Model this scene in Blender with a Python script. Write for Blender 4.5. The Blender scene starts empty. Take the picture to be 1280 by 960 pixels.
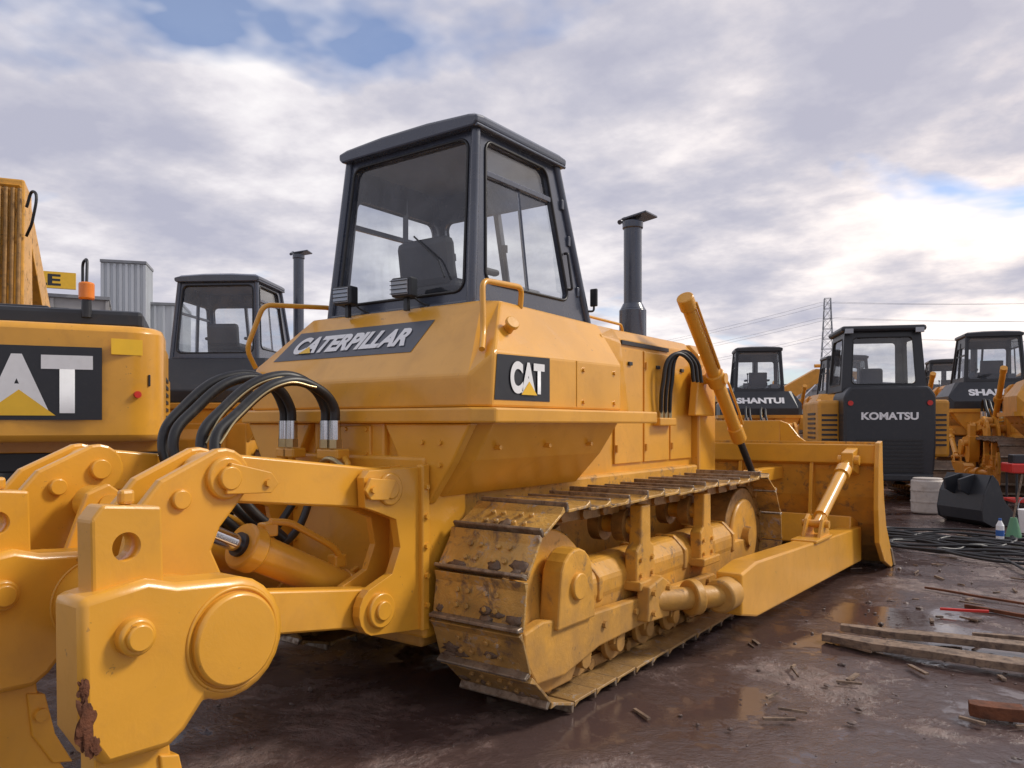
import bpy, bmesh, math, random
from mathutils import Vector, Matrix, noise
random.seed(7)
scene=bpy.context.scene
COL=scene.collection
R=math.radians
LOD=[1]

# ------------------------------------------------------------ materials
def nt(m):
    m.use_nodes=True
    n=m.node_tree; n.nodes.clear(); return n
def ramp(n,stops,interp='LINEAR'):
    r=n.nodes.new('ShaderNodeValToRGB'); cr=r.color_ramp; cr.interpolation=interp
    while len(cr.elements)>1: cr.elements.remove(cr.elements[-1])
    cr.elements[0].position=stops[0][0]; c=stops[0][1]; cr.elements[0].color=(*c,1) if len(c)==3 else c
    for p,c in stops[1:]:
        e=cr.elements.new(p); e.color=(*c,1) if len(c)==3 else c
    return r
def g(v): return (v,v,v)
def noise_node(n,vec,scale,detail=4,rough=.55,dist=0):
    t=n.nodes.new('ShaderNodeTexNoise'); t.inputs['Scale'].default_value=scale
    t.inputs['Detail'].default_value=detail; t.inputs['Roughness'].default_value=rough
    t.inputs['Distortion'].default_value=dist
    if vec: n.links.new(vec,t.inputs['Vector'])
    return t
def mixc(n,fac,a,b,mode='MIX'):
    m=n.nodes.new('ShaderNodeMix'); m.data_type='RGBA'; m.blend_type=mode
    for sock,v in ((m.inputs[0],fac),(m.inputs[6],a),(m.inputs[7],b)):
        if hasattr(v,'is_linked') or hasattr(v,'links'): n.links.new(v,sock)
        elif isinstance(v,(int,float)): sock.default_value=v
        else: sock.default_value=(*v,1)
    return m.outputs[2]
def paint(name,col,rough=.4,metal=0,dirt=.3,dirtcol=(.12,.075,.045),var=.12,scale=3,bump=.03,coat=0,low=0,thr=(.52,.78),wear=0,chip=0):
    m=bpy.data.materials.new(name); n=nt(m); L=n.links.new
    o=n.nodes.new('ShaderNodeOutputMaterial'); b=n.nodes.new('ShaderNodeBsdfPrincipled'); L(b.outputs[0],o.inputs[0])
    tc=n.nodes.new('ShaderNodeTexCoord'); v=tc.outputs['Object']
    n1=noise_node(n,v,scale,2,.6); r1=ramp(n,[(.3,g(1-var)),(.7,g(1+var*.6))]); L(n1.outputs[0],r1.inputs[0])
    c=mixc(n,1.0,tuple(col),r1.outputs[0],'MULTIPLY')
    n2=noise_node(n,v,scale*2.3,5,.7,.4); r2=ramp(n,[(thr[0],g(0)),(thr[1],g(dirt))]); L(n2.outputs[0],r2.inputs[0])
    fac=r2.outputs[0]
    if low>0:
        gm=n.nodes.new('ShaderNodeNewGeometry'); sp=n.nodes.new('ShaderNodeSeparateXYZ'); L(gm.outputs['Position'],sp.inputs[0])
        n3=noise_node(n,v,5,3,.7)
        ad=n.nodes.new('ShaderNodeMath'); ad.operation='MULTIPLY_ADD'; L(n3.outputs[0],ad.inputs[0]); ad.inputs[1].default_value=-1.3
        L(sp.outputs[2],ad.inputs[2])
        mr=n.nodes.new('ShaderNodeMapRange'); L(ad.outputs[0],mr.inputs[0]); mr.inputs[1].default_value=-.60; mr.inputs[2].default_value=.20
        mr.inputs[3].default_value=low; mr.inputs[4].default_value=0
        mx=n.nodes.new('ShaderNodeMath'); mx.operation='MAXIMUM'; L(mr.outputs[0],mx.inputs[0]); L(fac,mx.inputs[1]); fac=mx.outputs[0]
    c2=mixc(n,fac,c,dirtcol)
    if wear>0:
        n5=noise_node(n,v,9,4,.75,.6); r5=ramp(n,[(.58,g(0)),(.64,g(wear))]); L(n5.outputs[0],r5.inputs[0])
        c2=mixc(n,r5.outputs[0],c2,(.36,.34,.32))
    if chip>0:
        n6=noise_node(n,v,16,4,.7,.2); r6=ramp(n,[(.685,g(0)),(.70,g(chip))]); L(n6.outputs[0],r6.inputs[0])
        c2=mixc(n,r6.outputs[0],c2,(.20,.10,.04))
    L(c2,b.inputs['Base Color'])
    rr=n.nodes.new('ShaderNodeMapRange'); L(fac,rr.inputs[0]); rr.inputs[3].default_value=rough; rr.inputs[4].default_value=min(1,rough+.4)
    L(rr.outputs[0],b.inputs['Roughness']); b.inputs['Metallic'].default_value=metal
    b.inputs['Coat Weight'].default_value=coat; b.inputs['Coat Roughness'].default_value=.13
    if bump>0:
        bp=n.nodes.new('ShaderNodeBump'); bp.inputs['Strength'].default_value=min(1,bump*4); bp.inputs['Distance'].default_value=.012
        L(n2.outputs[0],bp.inputs['Height']); L(bp.outputs[0],b.inputs['Normal'])
    return m
YEL=paint('yellow_paint',(.74,.352,.032),.32,0,.28,(.42,.19,.04),.12,2.0,.045,.30,thr=(.50,.74),chip=.45)
YELD=paint('yellow_paint_dirty',(.68,.335,.042),.40,0,.80,(.17,.105,.06),.2,3.5,.12,0,low=.62,thr=(.54,.68),chip=.7)
YELB=paint('yellow_paint_yard',(.66,.30,.03),.42,0,.35,(.25,.14,.06),.15,3,.0)
SHOE=paint('muddy_track_shoe',(.56,.315,.075),.33,.05,.88,(.16,.10,.06),.35,4.5,.25,low=.55,thr=(.50,.65),wear=.55)
SHOEB=paint('yard_track_shoe',(.16,.10,.06),.6,.1,.9,(.06,.045,.035),.4,4.5,.0)
GROUSE=paint('worn_steel',(.30,.24,.18),.32,.5,.8,(.16,.10,.06),.3,8,.1,thr=(.46,.60))
CHAIN=paint('greasy_chain',(.34,.18,.05),.4,.2,.8,(.06,.04,.028),.3,8,.1)
NAVY=paint('dark_cab_paint',(.056,.066,.094),.26,0,.25,(.12,.115,.11),.15,3,.02,.4)
BLK=paint('black_paint',(.020,.022,.027),.38,0,.35,(.07,.06,.055),.1,4,.0)
RUB=paint('black_rubber',(.014,.014,.015),.42,0,.4,(.08,.065,.055),.1,6,.0)
DECAL=paint('black_decal',(.018,.019,.024),.35,0,.15,(.1,.09,.08),.1,6,0)
DECALG=paint('grey_decal',(.075,.085,.11),.4,0,.25,(.2,.15,.1),.15,6,0)
WHT=paint('white_vinyl',(.80,.80,.80),.4,0,.15,(.4,.36,.3),.05,6,0)
TRI=paint('yellow_vinyl',(.85,.5,.03),.4,0,.1,(.4,.3,.1),.05,6,0)
CHR=paint('chrome_rod',(.6,.6,.62),.12,1,.1,(.2,.18,.15),.05,6,0)
GOLD=paint('zinc_fitting',(.50,.40,.22),.3,.8,.3,(.1,.08,.05),.1,6,0)
SEAT=paint('seat_vinyl',(.03,.03,.036),.6,0,.2,(.08,.08,.08),.1,6,.0)
INT=paint('cab_interior',(.14,.145,.16),.7,0,.2,(.15,.13,.12),.1,6,.0)
RED=paint('red_plastic',(.6,.03,.02),.4)
BLU=paint('blue_plastic',(.03,.12,.4),.4)
ORL=paint('amber_lens',(.8,.22,.02),.2)
RUST=paint('rust',(.15,.05,.02),.8,.1,.8,(.04,.02,.015),.4,12,.2)
WOOD=paint('weathered_wood',(.24,.165,.11),.55,0,.8,(.06,.04,.035),.3,7,.2,thr=(.45,.65))
GREY=paint('galvanised_steel',(.30,.31,.33),.5,.4,.3,(.15,.13,.12),.1,1,.0)
LAMP=paint('lamp_glass',(.35,.36,.38),.1,.2,.1)
DRUM=paint('off_white_plastic',(.50,.45,.40),.6,0,.6,(.2,.14,.1),.15,4,.05)
GRN=paint('green_plastic',(.10,.25,.13),.5)
def glass(name,tint=.92,haze=.09):
    m=bpy.data.materials.new(name); n=nt(m); L=n.links.new
    o=n.nodes.new('ShaderNodeOutputMaterial'); t=n.nodes.new('ShaderNodeBsdfTransparent'); t.inputs[0].default_value=(tint*.97,tint,tint*1.02,1)
    s=n.nodes.new('ShaderNodeBsdfGlossy'); s.inputs['Roughness'].default_value=.03
    d=n.nodes.new('ShaderNodeBsdfDiffuse'); d.inputs[0].default_value=(.35,.36,.40,1)
    tc=n.nodes.new('ShaderNodeTexCoord'); nn=noise_node(n,tc.outputs['Object'],2.5,4,.7,.5); rr=ramp(n,[(.40,g(.04)),(.75,g(haze*1.8))]); L(nn.outputs[0],rr.inputs[0])
    md=n.nodes.new('ShaderNodeMixShader'); L(rr.outputs[0],md.inputs[0]); L(t.outputs[0],md.inputs[1]); L(d.outputs[0],md.inputs[2])
    lw=n.nodes.new('ShaderNodeLayerWeight'); lw.inputs[0].default_value=.5
    pw=n.nodes.new('ShaderNodeMath'); pw.operation='POWER'; L(lw.outputs['Facing'],pw.inputs[0]); pw.inputs[1].default_value=4
    mr=n.nodes.new('ShaderNodeMapRange'); L(pw.outputs[0],mr.inputs[0]); mr.inputs[3].default_value=.07; mr.inputs[4].default_value=.9
    mx=n.nodes.new('ShaderNodeMixShader'); L(mr.outputs[0],mx.inputs[0]); L(md.outputs[0],mx.inputs[1]); L(s.outputs[0],mx.inputs[2]); L(mx.outputs[0],o.inputs[0])
    return m
GLS=glass('window_glass'); GLSD=glass('tinted_glass',.42)

# ------------------------------------------------------------ mesh helpers
def root(name,loc=(0,0,0),rz=0,s=1):
    e=bpy.data.objects.new(name,None); COL.objects.link(e); e.location=loc; e.rotation_euler=(0,0,rz); e.scale=(s,s,s); return e
def fin(name,bm,mat,par,bevel=0,smooth=False,seg=2,ang=35):
    bmesh.ops.recalc_face_normals(bm,faces=bm.faces)
    me=bpy.data.meshes.new(name)
    bm.to_mesh(me); bm.free(); me.materials.append(mat)
    if smooth:
        me.polygons.foreach_set('use_smooth',[True]*len(me.polygons))
        try: me.set_sharp_from_angle(angle=R(ang))
        except Exception: pass
    o=bpy.data.objects.new(name,me); COL.objects.link(o)
    if par: o.parent=par
    if bevel>0 and LOD[0]:
        b=o.modifiers.new('b','BEVEL'); b.width=bevel; b.segments=seg; b.limit_method='ANGLE'; b.angle_limit=R(30)
        b.harden_normals=False
    return o
def addbox(bm,c,s,M=None):
    r=bmesh.ops.create_cube(bm,size=1)
    T=Matrix.Translation(c)
    if M: T=T@M.to_4x4()
    bmesh.ops.transform(bm,matrix=T@Matrix.Diagonal((*s,1)),verts=r['verts'])
def box(name,c,s,mat,par,bevel=.008,rot=None):
    bm=bmesh.new(); addbox(bm,c,s,rot); return fin(name,bm,mat,par,bevel)
def addcyl(bm,p1,p2,r1,r2=None,seg=20):
    p1=Vector(p1);p2=Vector(p2); d=p2-p1
    if r2 is None: r2=r1
    q=d.to_track_quat('Z','Y').to_matrix().to_4x4()
    bmesh.ops.create_cone(bm,cap_ends=True,segments=seg,radius1=r1,radius2=r2,depth=d.length,matrix=Matrix.Translation((p1+p2)/2)@q)
def cyl(name,p1,p2,r,mat,par,r2=None,seg=28,bevel=0):
    bm=bmesh.new(); addcyl(bm,p1,p2,r,r2,seg if LOD[0] else min(seg,16)); return fin(name,bm,mat,par,bevel,True)
def addprism(bm,axis,poly,a,b):
    def P(p,t):
        if axis=='x': return (t,p[0],p[1])
        if axis=='y': return (p[0],t,p[1])
        return (p[0],p[1],t)
    A=[bm.verts.new(P(p,a)) for p in poly]; B=[bm.verts.new(P(p,b)) for p in poly]
    n=len(poly); bm.faces.new(A); bm.faces.new(B[::-1])
    for i in range(n): bm.faces.new((A[i],B[i],B[(i+1)%n],A[(i+1)%n]))
def prism(name,axis,poly,a,b,mat,par,bevel=.008,smooth=False):
    bm=bmesh.new(); addprism(bm,axis,poly,a,b); return fin(name,bm,mat,par,bevel,smooth,ang=30)
def hexa(name,v,f,mat,par,bevel=.008):
    bm=bmesh.new(); V=[bm.verts.new(p) for p in v]
    for q in f: bm.faces.new([V[i] for i in q])
    return fin(name,bm,mat,par,bevel)
def tube(name,pts,r,mat,par,smooth=True,cyclic=False,res=6):
    cu=bpy.data.curves.new(name,'CURVE'); cu.dimensions='3D'; cu.bevel_depth=r; cu.bevel_resolution=3 if LOD[0] else 1; cu.use_fill_caps=True
    if smooth:
        sp=cu.splines.new('BEZIER'); sp.bezier_points.add(len(pts)-1)
        for b,p in zip(sp.bezier_points,pts): b.co=p; b.handle_left_type=b.handle_right_type='AUTO'
        sp.resolution_u=res*2
    else:
        sp=cu.splines.new('POLY'); sp.points.add(len(pts)-1)
        for b,p in zip(sp.points,pts): b.co=(*p,1)
    sp.use_cyclic_u=cyclic
    cu.materials.append(mat); o=bpy.data.objects.new(name,cu); COL.objects.link(o)
    if par: o.parent=par
    return o
def rail(name,pts,r,mat,par,rad=.06):
    P=[Vector(p) for p in pts]; out=[P[0]]
    for i in range(1,len(P)-1):
        a=(P[i-1]-P[i]); b=(P[i+1]-P[i]); d=min(rad,a.length*.45,b.length*.45); a=P[i]+a.normalized()*d; b=P[i]+b.normalized()*d
        for k in range(6):
            t=k/5; out.append(a*(1-t)**2+P[i]*2*t*(1-t)+b*t*t)
    out.append(P[-1])
    return tube(name,out,r,mat,par,False)
def flatpoly(name,pts,mat,par,bevel=0):
    bm=bmesh.new(); bm.faces.new([bm.verts.new(p) for p in pts]); me=bpy.data.meshes.new(name); bm.to_mesh(me); bm.free()
    me.materials.append(mat); o=bpy.data.objects.new(name,me); COL.objects.link(o); o.parent=par; return o
def text(name,body,org,X,Y,w,h,mat,par,bold=.03,shear=0,off=.004):
    cu=bpy.data.curves.new(name,'FONT'); cu.body=body; cu.offset=bold; cu.shear=shear; cu.space_character=1.0
    ob=bpy.data.objects.new(name,cu); COL.objects.link(ob)
    dg=bpy.context.evaluated_depsgraph_get(); me=bpy.data.meshes.new_from_object(ob.evaluated_get(dg)); bpy.data.objects.remove(ob)
    xs=[v.co.x for v in me.vertices]; ys=[v.co.y for v in me.vertices]
    x0,x1,y0,y1=min(xs),max(xs),min(ys),max(ys)
    org=Vector(org);X=Vector(X).normalized();Y=Vector(Y).normalized();N=X.cross(Y)
    for v in me.vertices:
        v.co=org+X*((v.co.x-x0)/(x1-x0)*w)+Y*((v.co.y-y0)/(y1-y0)*h)+N*off
    me.materials.clear(); me.materials.append(mat)
    o=bpy.data.objects.new(name,me); COL.objects.link(o); o.parent=par; return o
def catlogo(org,X,Y,w,h,par,off=.006):
    text('logo_text','CAT',org,X,Y,w,h,WHT,par,.05,0,off)
    o=Vector(org);X=Vector(X).normalized();Y=Vector(Y).normalized();N=X.cross(Y)*(off+.003)
    flatpoly('logo_triangle',[o+X*w*.30+N-Y*h*.03,o+X*w*.76+N-Y*h*.03,o+X*w*.53+Y*h*.40+N],TRI,par)
def cut(obj,p1,p2,r):
    c=cyl('cutter',p1,p2,r,CHAIN,obj.parent,seg=32)
    bo=obj.modifiers.new('cut','BOOLEAN'); bo.operation='DIFFERENCE'; bo.object=c; bo.solver='EXACT'
    dg=bpy.context.evaluated_depsgraph_get(); me=bpy.data.meshes.new_from_object(obj.evaluated_get(dg))
    obj.modifiers.clear(); obj.data=me; bpy.data.objects.remove(c)
def window_panel(name,P,hole,rr,mat,par,gmat,th=.04,gasket=True):
    P=[Vector(p) for p in P]
    u0,u1,v0,v1=hole
    W=((P[1]-P[0]).length+(P[2]-P[3]).length)/2; H=(P[3]-P[0]).length
    ru=rr/W; rv=rr/H
    def S(u,v): return (P[0]*(1-u)+P[1]*u)*(1-v)+(P[3]*(1-u)+P[2]*u)*v
    hp=[];op=[]
    for (cu,cv,a0,oc) in ((u1-ru,v0+rv,-90,(1,0)),(u1-ru,v1-rv,0,(1,1)),(u0+ru,v1-rv,90,(0,1)),(u0+ru,v0+rv,180,(0,0))):
        for k in range(7):
            a=R(a0+15*k); hp.append(S(cu+ru*math.cos(a),cv+rv*math.sin(a))); op.append(S(*oc))
    bm=bmesh.new(); A=[bm.verts.new(p) for p in hp]; B=[bm.verts.new(p) for p in op]; n=len(A)
    for i in range(n):
        bm.faces.new((A[i],A[(i+1)%n],B[(i+1)%n],B[i]))
    bmesh.ops.remove_doubles(bm,verts=bm.verts,dist=1e-5)
    bmesh.ops.recalc_face_normals(bm,faces=bm.faces)
    N=(P[1]-P[0]).cross(P[3]-P[0]).normalized()
    r=bmesh.ops.extrude_face_region(bm,geom=list(bm.faces))
    bmesh.ops.translate(bm,vec=-N*th,verts=[e for e in r['geom'] if isinstance(e,bmesh.types.BMVert)])
    fin(name,bm,mat,par,.004)
    if gmat:
        flatpoly(name+'_glass',[p-N*th*.5 for p in hp],gmat,par)
    if gasket and LOD[0]: tube(name+'_gasket',[p+N*.002 for p in hp],.010,RUB,par,False,True)
    return S,N

# ------------------------------------------------------------ crawler track
MUDM=paint('caked_mud',(.17,.11,.07),.6,0,.6,(.09,.06,.04),.3,9,.25)
def track(par,xs,det=2,S=(.20,.60),I=(3.33,.60),r=.52,nsh=39,w=.60,smat=SHOE,gmat=GROUSE):
    ya,za=S; yb,zb=I; L1=yb-ya; tot=2*L1+2*math.pi*r
    def at(s):
        s%=tot
        if s<L1: return ya+s,za-r,1,0
        s-=L1
        if s<math.pi*r: a=-math.pi/2+s/r; return yb+r*math.cos(a),zb+r*math.sin(a),-math.sin(a),math.cos(a)
        s-=math.pi*r
        if s<L1:
            q=s/L1; sag=.02*abs(math.sin(q*math.pi*3)); return yb-s,zb+r-sag,-1,0
        s-=L1; a=math.pi/2+s/r; return ya+r*math.cos(a),za+r*math.sin(a),-math.sin(a),math.cos(a)
    bs=bmesh.new(); bg=bmesh.new(); bc=bmesh.new(); bd=bmesh.new(); p=tot/nsh; h=w/2
    k=p/.244
    for i in range(nsh):
        y,z,ty,tz=at((i+.35)*p); ny,nz=tz,-ty
        jx=random.uniform(-.006,.006)
        def Q(t,n): return (y+ty*t+ny*n, z+tz*t+nz*n)
        prof=[(-.128*k,.006),(.105*k,0),(.105*k,.018),(-.08*k,.020),(-.128*k,.040)]
        addprism(bs,'x',[Q(*q) for q in prof],xs-h+jx,xs+h+jx)
        addprism(bg,'x',[Q(*q) for q in [(.088*k,.017),(.116*k,.0),(.120*k,.056),(.102*k,.058)]],xs-h+jx+.004,xs+h+jx-.004)
        M=Matrix(((1,0,0),(0,ty,ny),(0,tz,nz)))
        for sx in (-.085,.085):
            a=Q(0,-.045); addbox(bc,(xs+sx,*a),(.035,.215*k,.075),M)
        a=Q(.11*k,-.045); addcyl(bc,(xs-.125,*a),(xs+.125,*a),.034,seg=10)
        if det>1:
            for sx in (-.13,-.06,.06,.13):
                for t in (-.045,.035):
                    a=Q(t,.016); b=Q(t,.036); addcyl(bs,(xs+sx,*a),(xs+sx,*b),.016,seg=6)
            for q in range(6):
                if random.random()<.6:
                    t=random.uniform(.03,.09); xx=xs+random.uniform(-.26,.26); c=Q(t,.018)
                    rr=bmesh.ops.create_icosphere(bd,subdivisions=2,radius=1)
                    sc=(random.uniform(.02,.08),random.uniform(.012,.035),random.uniform(.005,.013)); ph=random.random()*20
                    for v in rr['verts']:
                        kk=1+.7*noise.noise(v.co*1.7+Vector((ph,0,0))); l=Vector((v.co.x*sc[0]*kk,v.co.y*sc[1]*kk,v.co.z*sc[2]*kk)); l=M@l; v.co=Vector((xx,*c))+l
    fin('track_shoes',bs,smat,par,.003,seg=1); fin('track_grousers',bg,gmat,par,.004,seg=1); fin('track_chain',bc,CHAIN,par,0)
    if det>1: fin('caked_mud',bd,MUDM,par,0,True,ang=180)
    else: bd.free()

def circ(cy,cz,r,a0,a1,n): return [(cy+r*math.cos(R(a0+(a1-a0)*i/n)),cz+r*math.sin(R(a0+(a1-a0)*i/n))) for i in range(n+1)]

def dozer_track(par,sd,det):
    x=sd*1.0; m=YELD if det>1 else YELB
    track(par,x,det,smat=SHOE if det>1 else SHOEB)
    def X(v): return sd*v
    bm=bmesh.new(); pts=[]
    for i in range(52):
        a=2*math.pi*i/52; rr=.45 if i%2 else .40; pts.append((.20+rr*math.cos(a),.60+rr*math.sin(a)))
    addprism(bm,'x',pts,x-.04,x+.04); fin('sprocket',bm,CHAIN,par,.006)
    cyl('final_drive',(X(.65),.2,.6),(X(1.10),.2,.6),.30,m,par,r2=.27,bevel=.02)
    cyl('sprocket_cover',(X(1.04),.2,.6),(X(1.15),.2,.62),.42,m,par,r2=.385,bevel=.01,seg=48)
    cyl('idler_rim',(x-.11,3.33,.6),(x+.11,3.33,.6),.43,CHAIN,par,seg=40,bevel=.01)
    cyl('idler_disc',(x-.14,3.33,.6),(x+.14,3.33,.6),.33,m,par,seg=40,bevel=.02)
    cyl('idler_hub',(x-.2,3.33,.6),(x+.2,3.33,.6),.09,m,par)
    prism('track_frame','x',[(.45,.30),(3.2,.30),(3.45,.42),(3.45,.56),(3.1,.60),(.5,.60)],X(.84),X(1.17),m,par,.015)
    oc=[R(22.5+45*i) for i in range(8)]
    prism('recoil_housing','y',[(x+.17*math.cos(a)+sd*.02,.60+.17*math.sin(a)) for a in oc],.50,3.0,m,par,.03)
    for yy in (.62,1.35,1.9,2.45,2.9):
        prism('housing_band','y',[(x+.182*math.cos(a)+sd*.02,.60+.182*math.sin(a)) for a in oc],yy,yy+.05,m,par,.01)
    cyl('recoil_cap',(x+sd*.02,2.98,.6),(x+sd*.02,3.12,.6),.12,m,par)
    bm=bmesh.new()
    for i in range(7):
        yy=.42+i*.42
        addcyl(bm,(x-.16,yy,.235),(x+.16,yy,.235),.085,seg=20)
        for q in (-.15,-.05,.05,.15): addcyl(bm,(x+q-.018,yy,.235),(x+q+.018,yy,.235),.115,seg=20)
        addcyl(bm,(x-.2,yy,.225),(x+.22,yy,.225),.055,seg=12)
        addbox(bm,(x+sd*.185,yy,.28),(.05,.15,.10))
    fin('bottom_rollers',bm,m,par,.004,True,seg=1)
    prism('roller_guard','x',[(-.27,.40),(-.27,.53),(-.10,.56),(.42,.50),(2.30,.44),(2.42,.37),(2.38,.32),(.5,.29),(.12,.22),(-.16,.24)],X(1.19),X(1.26),m,par,.012)
    prism('rear_guide','x',[(-.20,.30),(-.12,.16),(.05,.13),(.30,.13),(.42,.28),(.1,.4),(-.2,.4)],X(1.13),X(1.19),m,par,.01)
    bz=bmesh.new()
    for yy in (.55,.95,1.35,1.75,2.15):
        addcyl(bz,(X(1.25),yy,.41),(X(1.28),yy,.41),.022,seg=6)
    fin('guard_bolts',bz,m,par)
    arc=[(.20+.17*math.cos(R(a)),.74+.17*math.sin(R(a))) for a in range(0,181,20)]
    prism('axle_bracket','x',[(.40,.49)]+arc+[(.0,.49)],X(1.16),X(1.29),m,par,.012)
    cyl('axle_cap',(X(1.28),.2,.70),(X(1.315),.2,.70),.075,m,par,bevel=.008)
    prism('bracket_gusset','x',[(.36,.5),(.36,.82),(.50,.70),(.56,.5)],X(1.05),X(1.2),m,par,.01)
    for yy in (1.13,2.18):
        prism('carrier_post','x',[(yy-.13,.52),(yy+.13,.52),(yy+.12,.80),(yy+.075,.82),(yy+.07,1.07),(yy-.06,1.07),(yy-.075,.82),(yy-.13,.78)],X(1.16),X(1.25),m,par,.012)
        box('carrier_foot',(X(1.19),yy,.56),(.20,.32,.06),m,par,.01)
        cyl('carrier_axle',(X(.85),yy,.93),(X(1.2),yy,.93),.06,m,par)
        cyl('carrier_roller',(X(.87),yy,.93),(X(.95),yy,.93),.115,CHAIN,par); cyl('carrier_roller_outer',(X(1.05),yy,.93),(X(1.13),yy,.93),.115,CHAIN,par)
        bz=bmesh.new()
        for dy in (-.08,.08):
            for zz in (.62,.72): addcyl(bz,(X(1.24),yy+dy,zz),(X(1.265),yy+dy,zz),.016,seg=6)
        fin('post_bolts',bz,m,par)

# ------------------------------------------------------------ bulldozer
def bulldozer(name,loc=(0,0,0),rz=0,s=1,det=2,cab=NAVY,body=YEL,tank=None,label=None,decal=True,ripper=True,ex=(.22,2.95,2.38,3.45)):
    LOD[0]=1 if det>0 else 0
    rt=root(name,loc,rz,s); tank=tank or body
    dm=YELD if det>1 else YELB
    for sd in (1,-1): dozer_track(rt,sd,det)
    box('hull',(0,1.7,.78),(1.16,4.0,.86),dm,rt,.02)
    box('belly_guard',(0,1.9,.36),(.9,3.6,.05),dm,rt)
    box('rear_housing',(0,-.17,.92),(1.30,.36,1.0),body,rt,.02)
    box('rear_upper_housing',(0,-.15,1.50),(.62,.34,.24),body,rt,.02)
    prism('rear_housing_step','x',[(-.34,.55),(-.43,.6),(-.43,1.2),(-.34,1.35)],-.38,.38,body,rt,.015)
    v=[]
    for (X,y0,z) in ((1.00,-.28,1.61),(.86,-.28,1.40),(.66,-.30,1.19)):
        v+= [(X-.07,y0,z),(X,y0+.10,z),(X,1.22,z),(-X,1.22,z),(-X,y0+.10,z),(-X+.07,y0,z)]
    f=[tuple(range(6)),tuple(range(17,11,-1))]
    for l in (0,6):
        for i in range(6): f.append((l+i,l+(i+1)%6,l+6+(i+1)%6,l+6+i))
    hexa('fender_body',v,f,body,rt,.012)
    for sd in (1,-1):
        prism('fender_wing','y',[(sd*.32,1.605),(sd*.96,1.605),(sd*.83,1.39),(sd*.66,1.16),(sd*.60,1.16),(sd*.46,1.36)],-.335,-.27,body,rt,.012)
    prism('fender_deck','z',[(.98,-.37),(1.08,-.27),(1.08,1.66),(.95,1.74),(-.95,1.74),(-1.08,1.66),(-1.08,-.27),(-.98,-.37)],1.605,1.688,body,rt,.012)
    hv=[(.93,-.32,1.69),(1.03,-.24,1.69),(1.03,1.2,1.69),(.93,-.32,1.86),(1.03,-.22,1.985),(1.03,1.2,2.0),(.74,.04,2.32),(.82,.12,2.32),(.80,1.28,2.30)]
    v=hv+[(-a,b,c) for a,b,c in hv]
    f=[(0,1,4,3),(1,2,5,4),(3,4,7,6),(4,5,8,7)]
    f=f+[tuple(i+9 for i in q[::-1]) for q in f]
    f+=[(0,3,12,9),(3,6,15,12),(6,7,8,17,16,15),(2,11,14,5),(5,14,17,8),(0,9,10,11,2,1)]
    hexa('fuel_tank',v,f,tank,rt,.014)
    sl=Vector((0,.36,.46)).normalized(); N=Vector((0,-.46,.36)).normalized()
    def T(x,sd,off=.003): return Vector((x,-.32,1.86))+sl*sd+N*off
    if decal:
        flatpoly('tank_decal',[T(-.87,.20),T(.40,.20),T(.45,.455),T(-.77,.455)],DECALG,rt)
        text('tank_text','CATERPILLAR',T(-.72,.25),(1,0,0),sl,1.04,.15,WHT,rt,.05,.25,.006)
        flatpoly('tank_text_triangle',[T(-.64,.25,.012),T(-.52,.25,.012),T(-.57,.31,.012)],TRI,rt)
        flatpoly('side_decal',[(1.033,-.225,1.73),(1.033,.31,1.73),(1.033,.31,1.985),(1.033,-.20,1.975)],DECAL,rt)
        catlogo((1.034,-.09,1.768),(0,1,0),(0,0,1),.335,.178,rt)
    if label:
        text('tank_label',label,T(-.6,.16),(1,0,0),sl,1.2,.2,WHT,rt,.05,.0,.006)
        text('side_label',label,(1.034,.1,1.75),(0,1,0),(0,0,1),.9,.17,WHT,rt,.04)
    for sd in (1,-1):
        bz=bmesh.new()
        for yy in (-.05,.45,.95): addcyl(bz,(sd*.9,yy,1.47),(sd*.945,yy,1.47),.014,seg=6)
        fin('fender_bolts',bz,body,rt)
    if det>1:
        cyl('filler_neck',(.93,.03,2.13),(.975,.01,2.16),.03,body,rt); cyl('filler_cap',(.97,.012,2.157),(.99,.005,2.17),.042,body,rt,bevel=.006)
        rail('grab_rail_right',[(.96,-.24,2.0),(.90,-.15,2.10),(.86,-.11,2.40),(.84,.30,2.42),(.82,.31,2.30)],.017,body,rt)
        rail('grab_rail_left',[(-.98,-.26,1.98),(-.97,-.34,2.10),(-.88,-.27,2.40),(-.82,.28,2.44),(-.80,.30,2.30)],.017,body,rt)
        for lx in (.18,-.35):
            rz_=Matrix.Rotation(R(6),3,'Z')
            box('work_lamp',(lx,-.02,2.44),(.15,.075,.12),BLK,rt,.01,rz_); box('work_lamp_lens',(lx-.005,-.061,2.44),(.125,.01,.095),LAMP,rt,.002,rz_)
            bm=bmesh.new()
            for q in range(4): addbox(bm,(lx-.006,-.070,2.40+q*.026),(.13,.006,.004),rz_)
            fin('lamp_guard',bm,BLK,rt)
            box('work_lamp_stand',(lx,.0,2.35),(.03,.03,.1),BLK,rt,.002)
            tube('lamp_cable',[(lx,.02,2.42),(lx+.05,.06,2.36),(lx+.12,.07,2.33)],.006,RUB,rt)
        box('rear_access_cover',(0,-.325,1.50),(.42,.02,.18),body,rt,.008)
        bz=bmesh.new()
        for xx in (-.18,0,.18):
            for zz in (1.43,1.57): addcyl(bz,(xx,-.33,zz),(xx,-.345,zz),.012,seg=6)
        for zz in (.7,.9,1.1):
            for xx in (-.34,.34): addcyl(bz,(xx,-.42,zz),(xx,-.45,zz),.018,seg=6)
        for xx,zz in ((.75,1.50),(.62,1.50),(.75,1.38)): addcyl(bz,(xx,-.33,zz),(xx,-.35,zz),.014,seg=6)
        fin('cover_bolts',bz,body,rt)
        box('tank_seam',(1.031,.62,1.85),(.006,.012,.28),YELD,rt,0)
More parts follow.
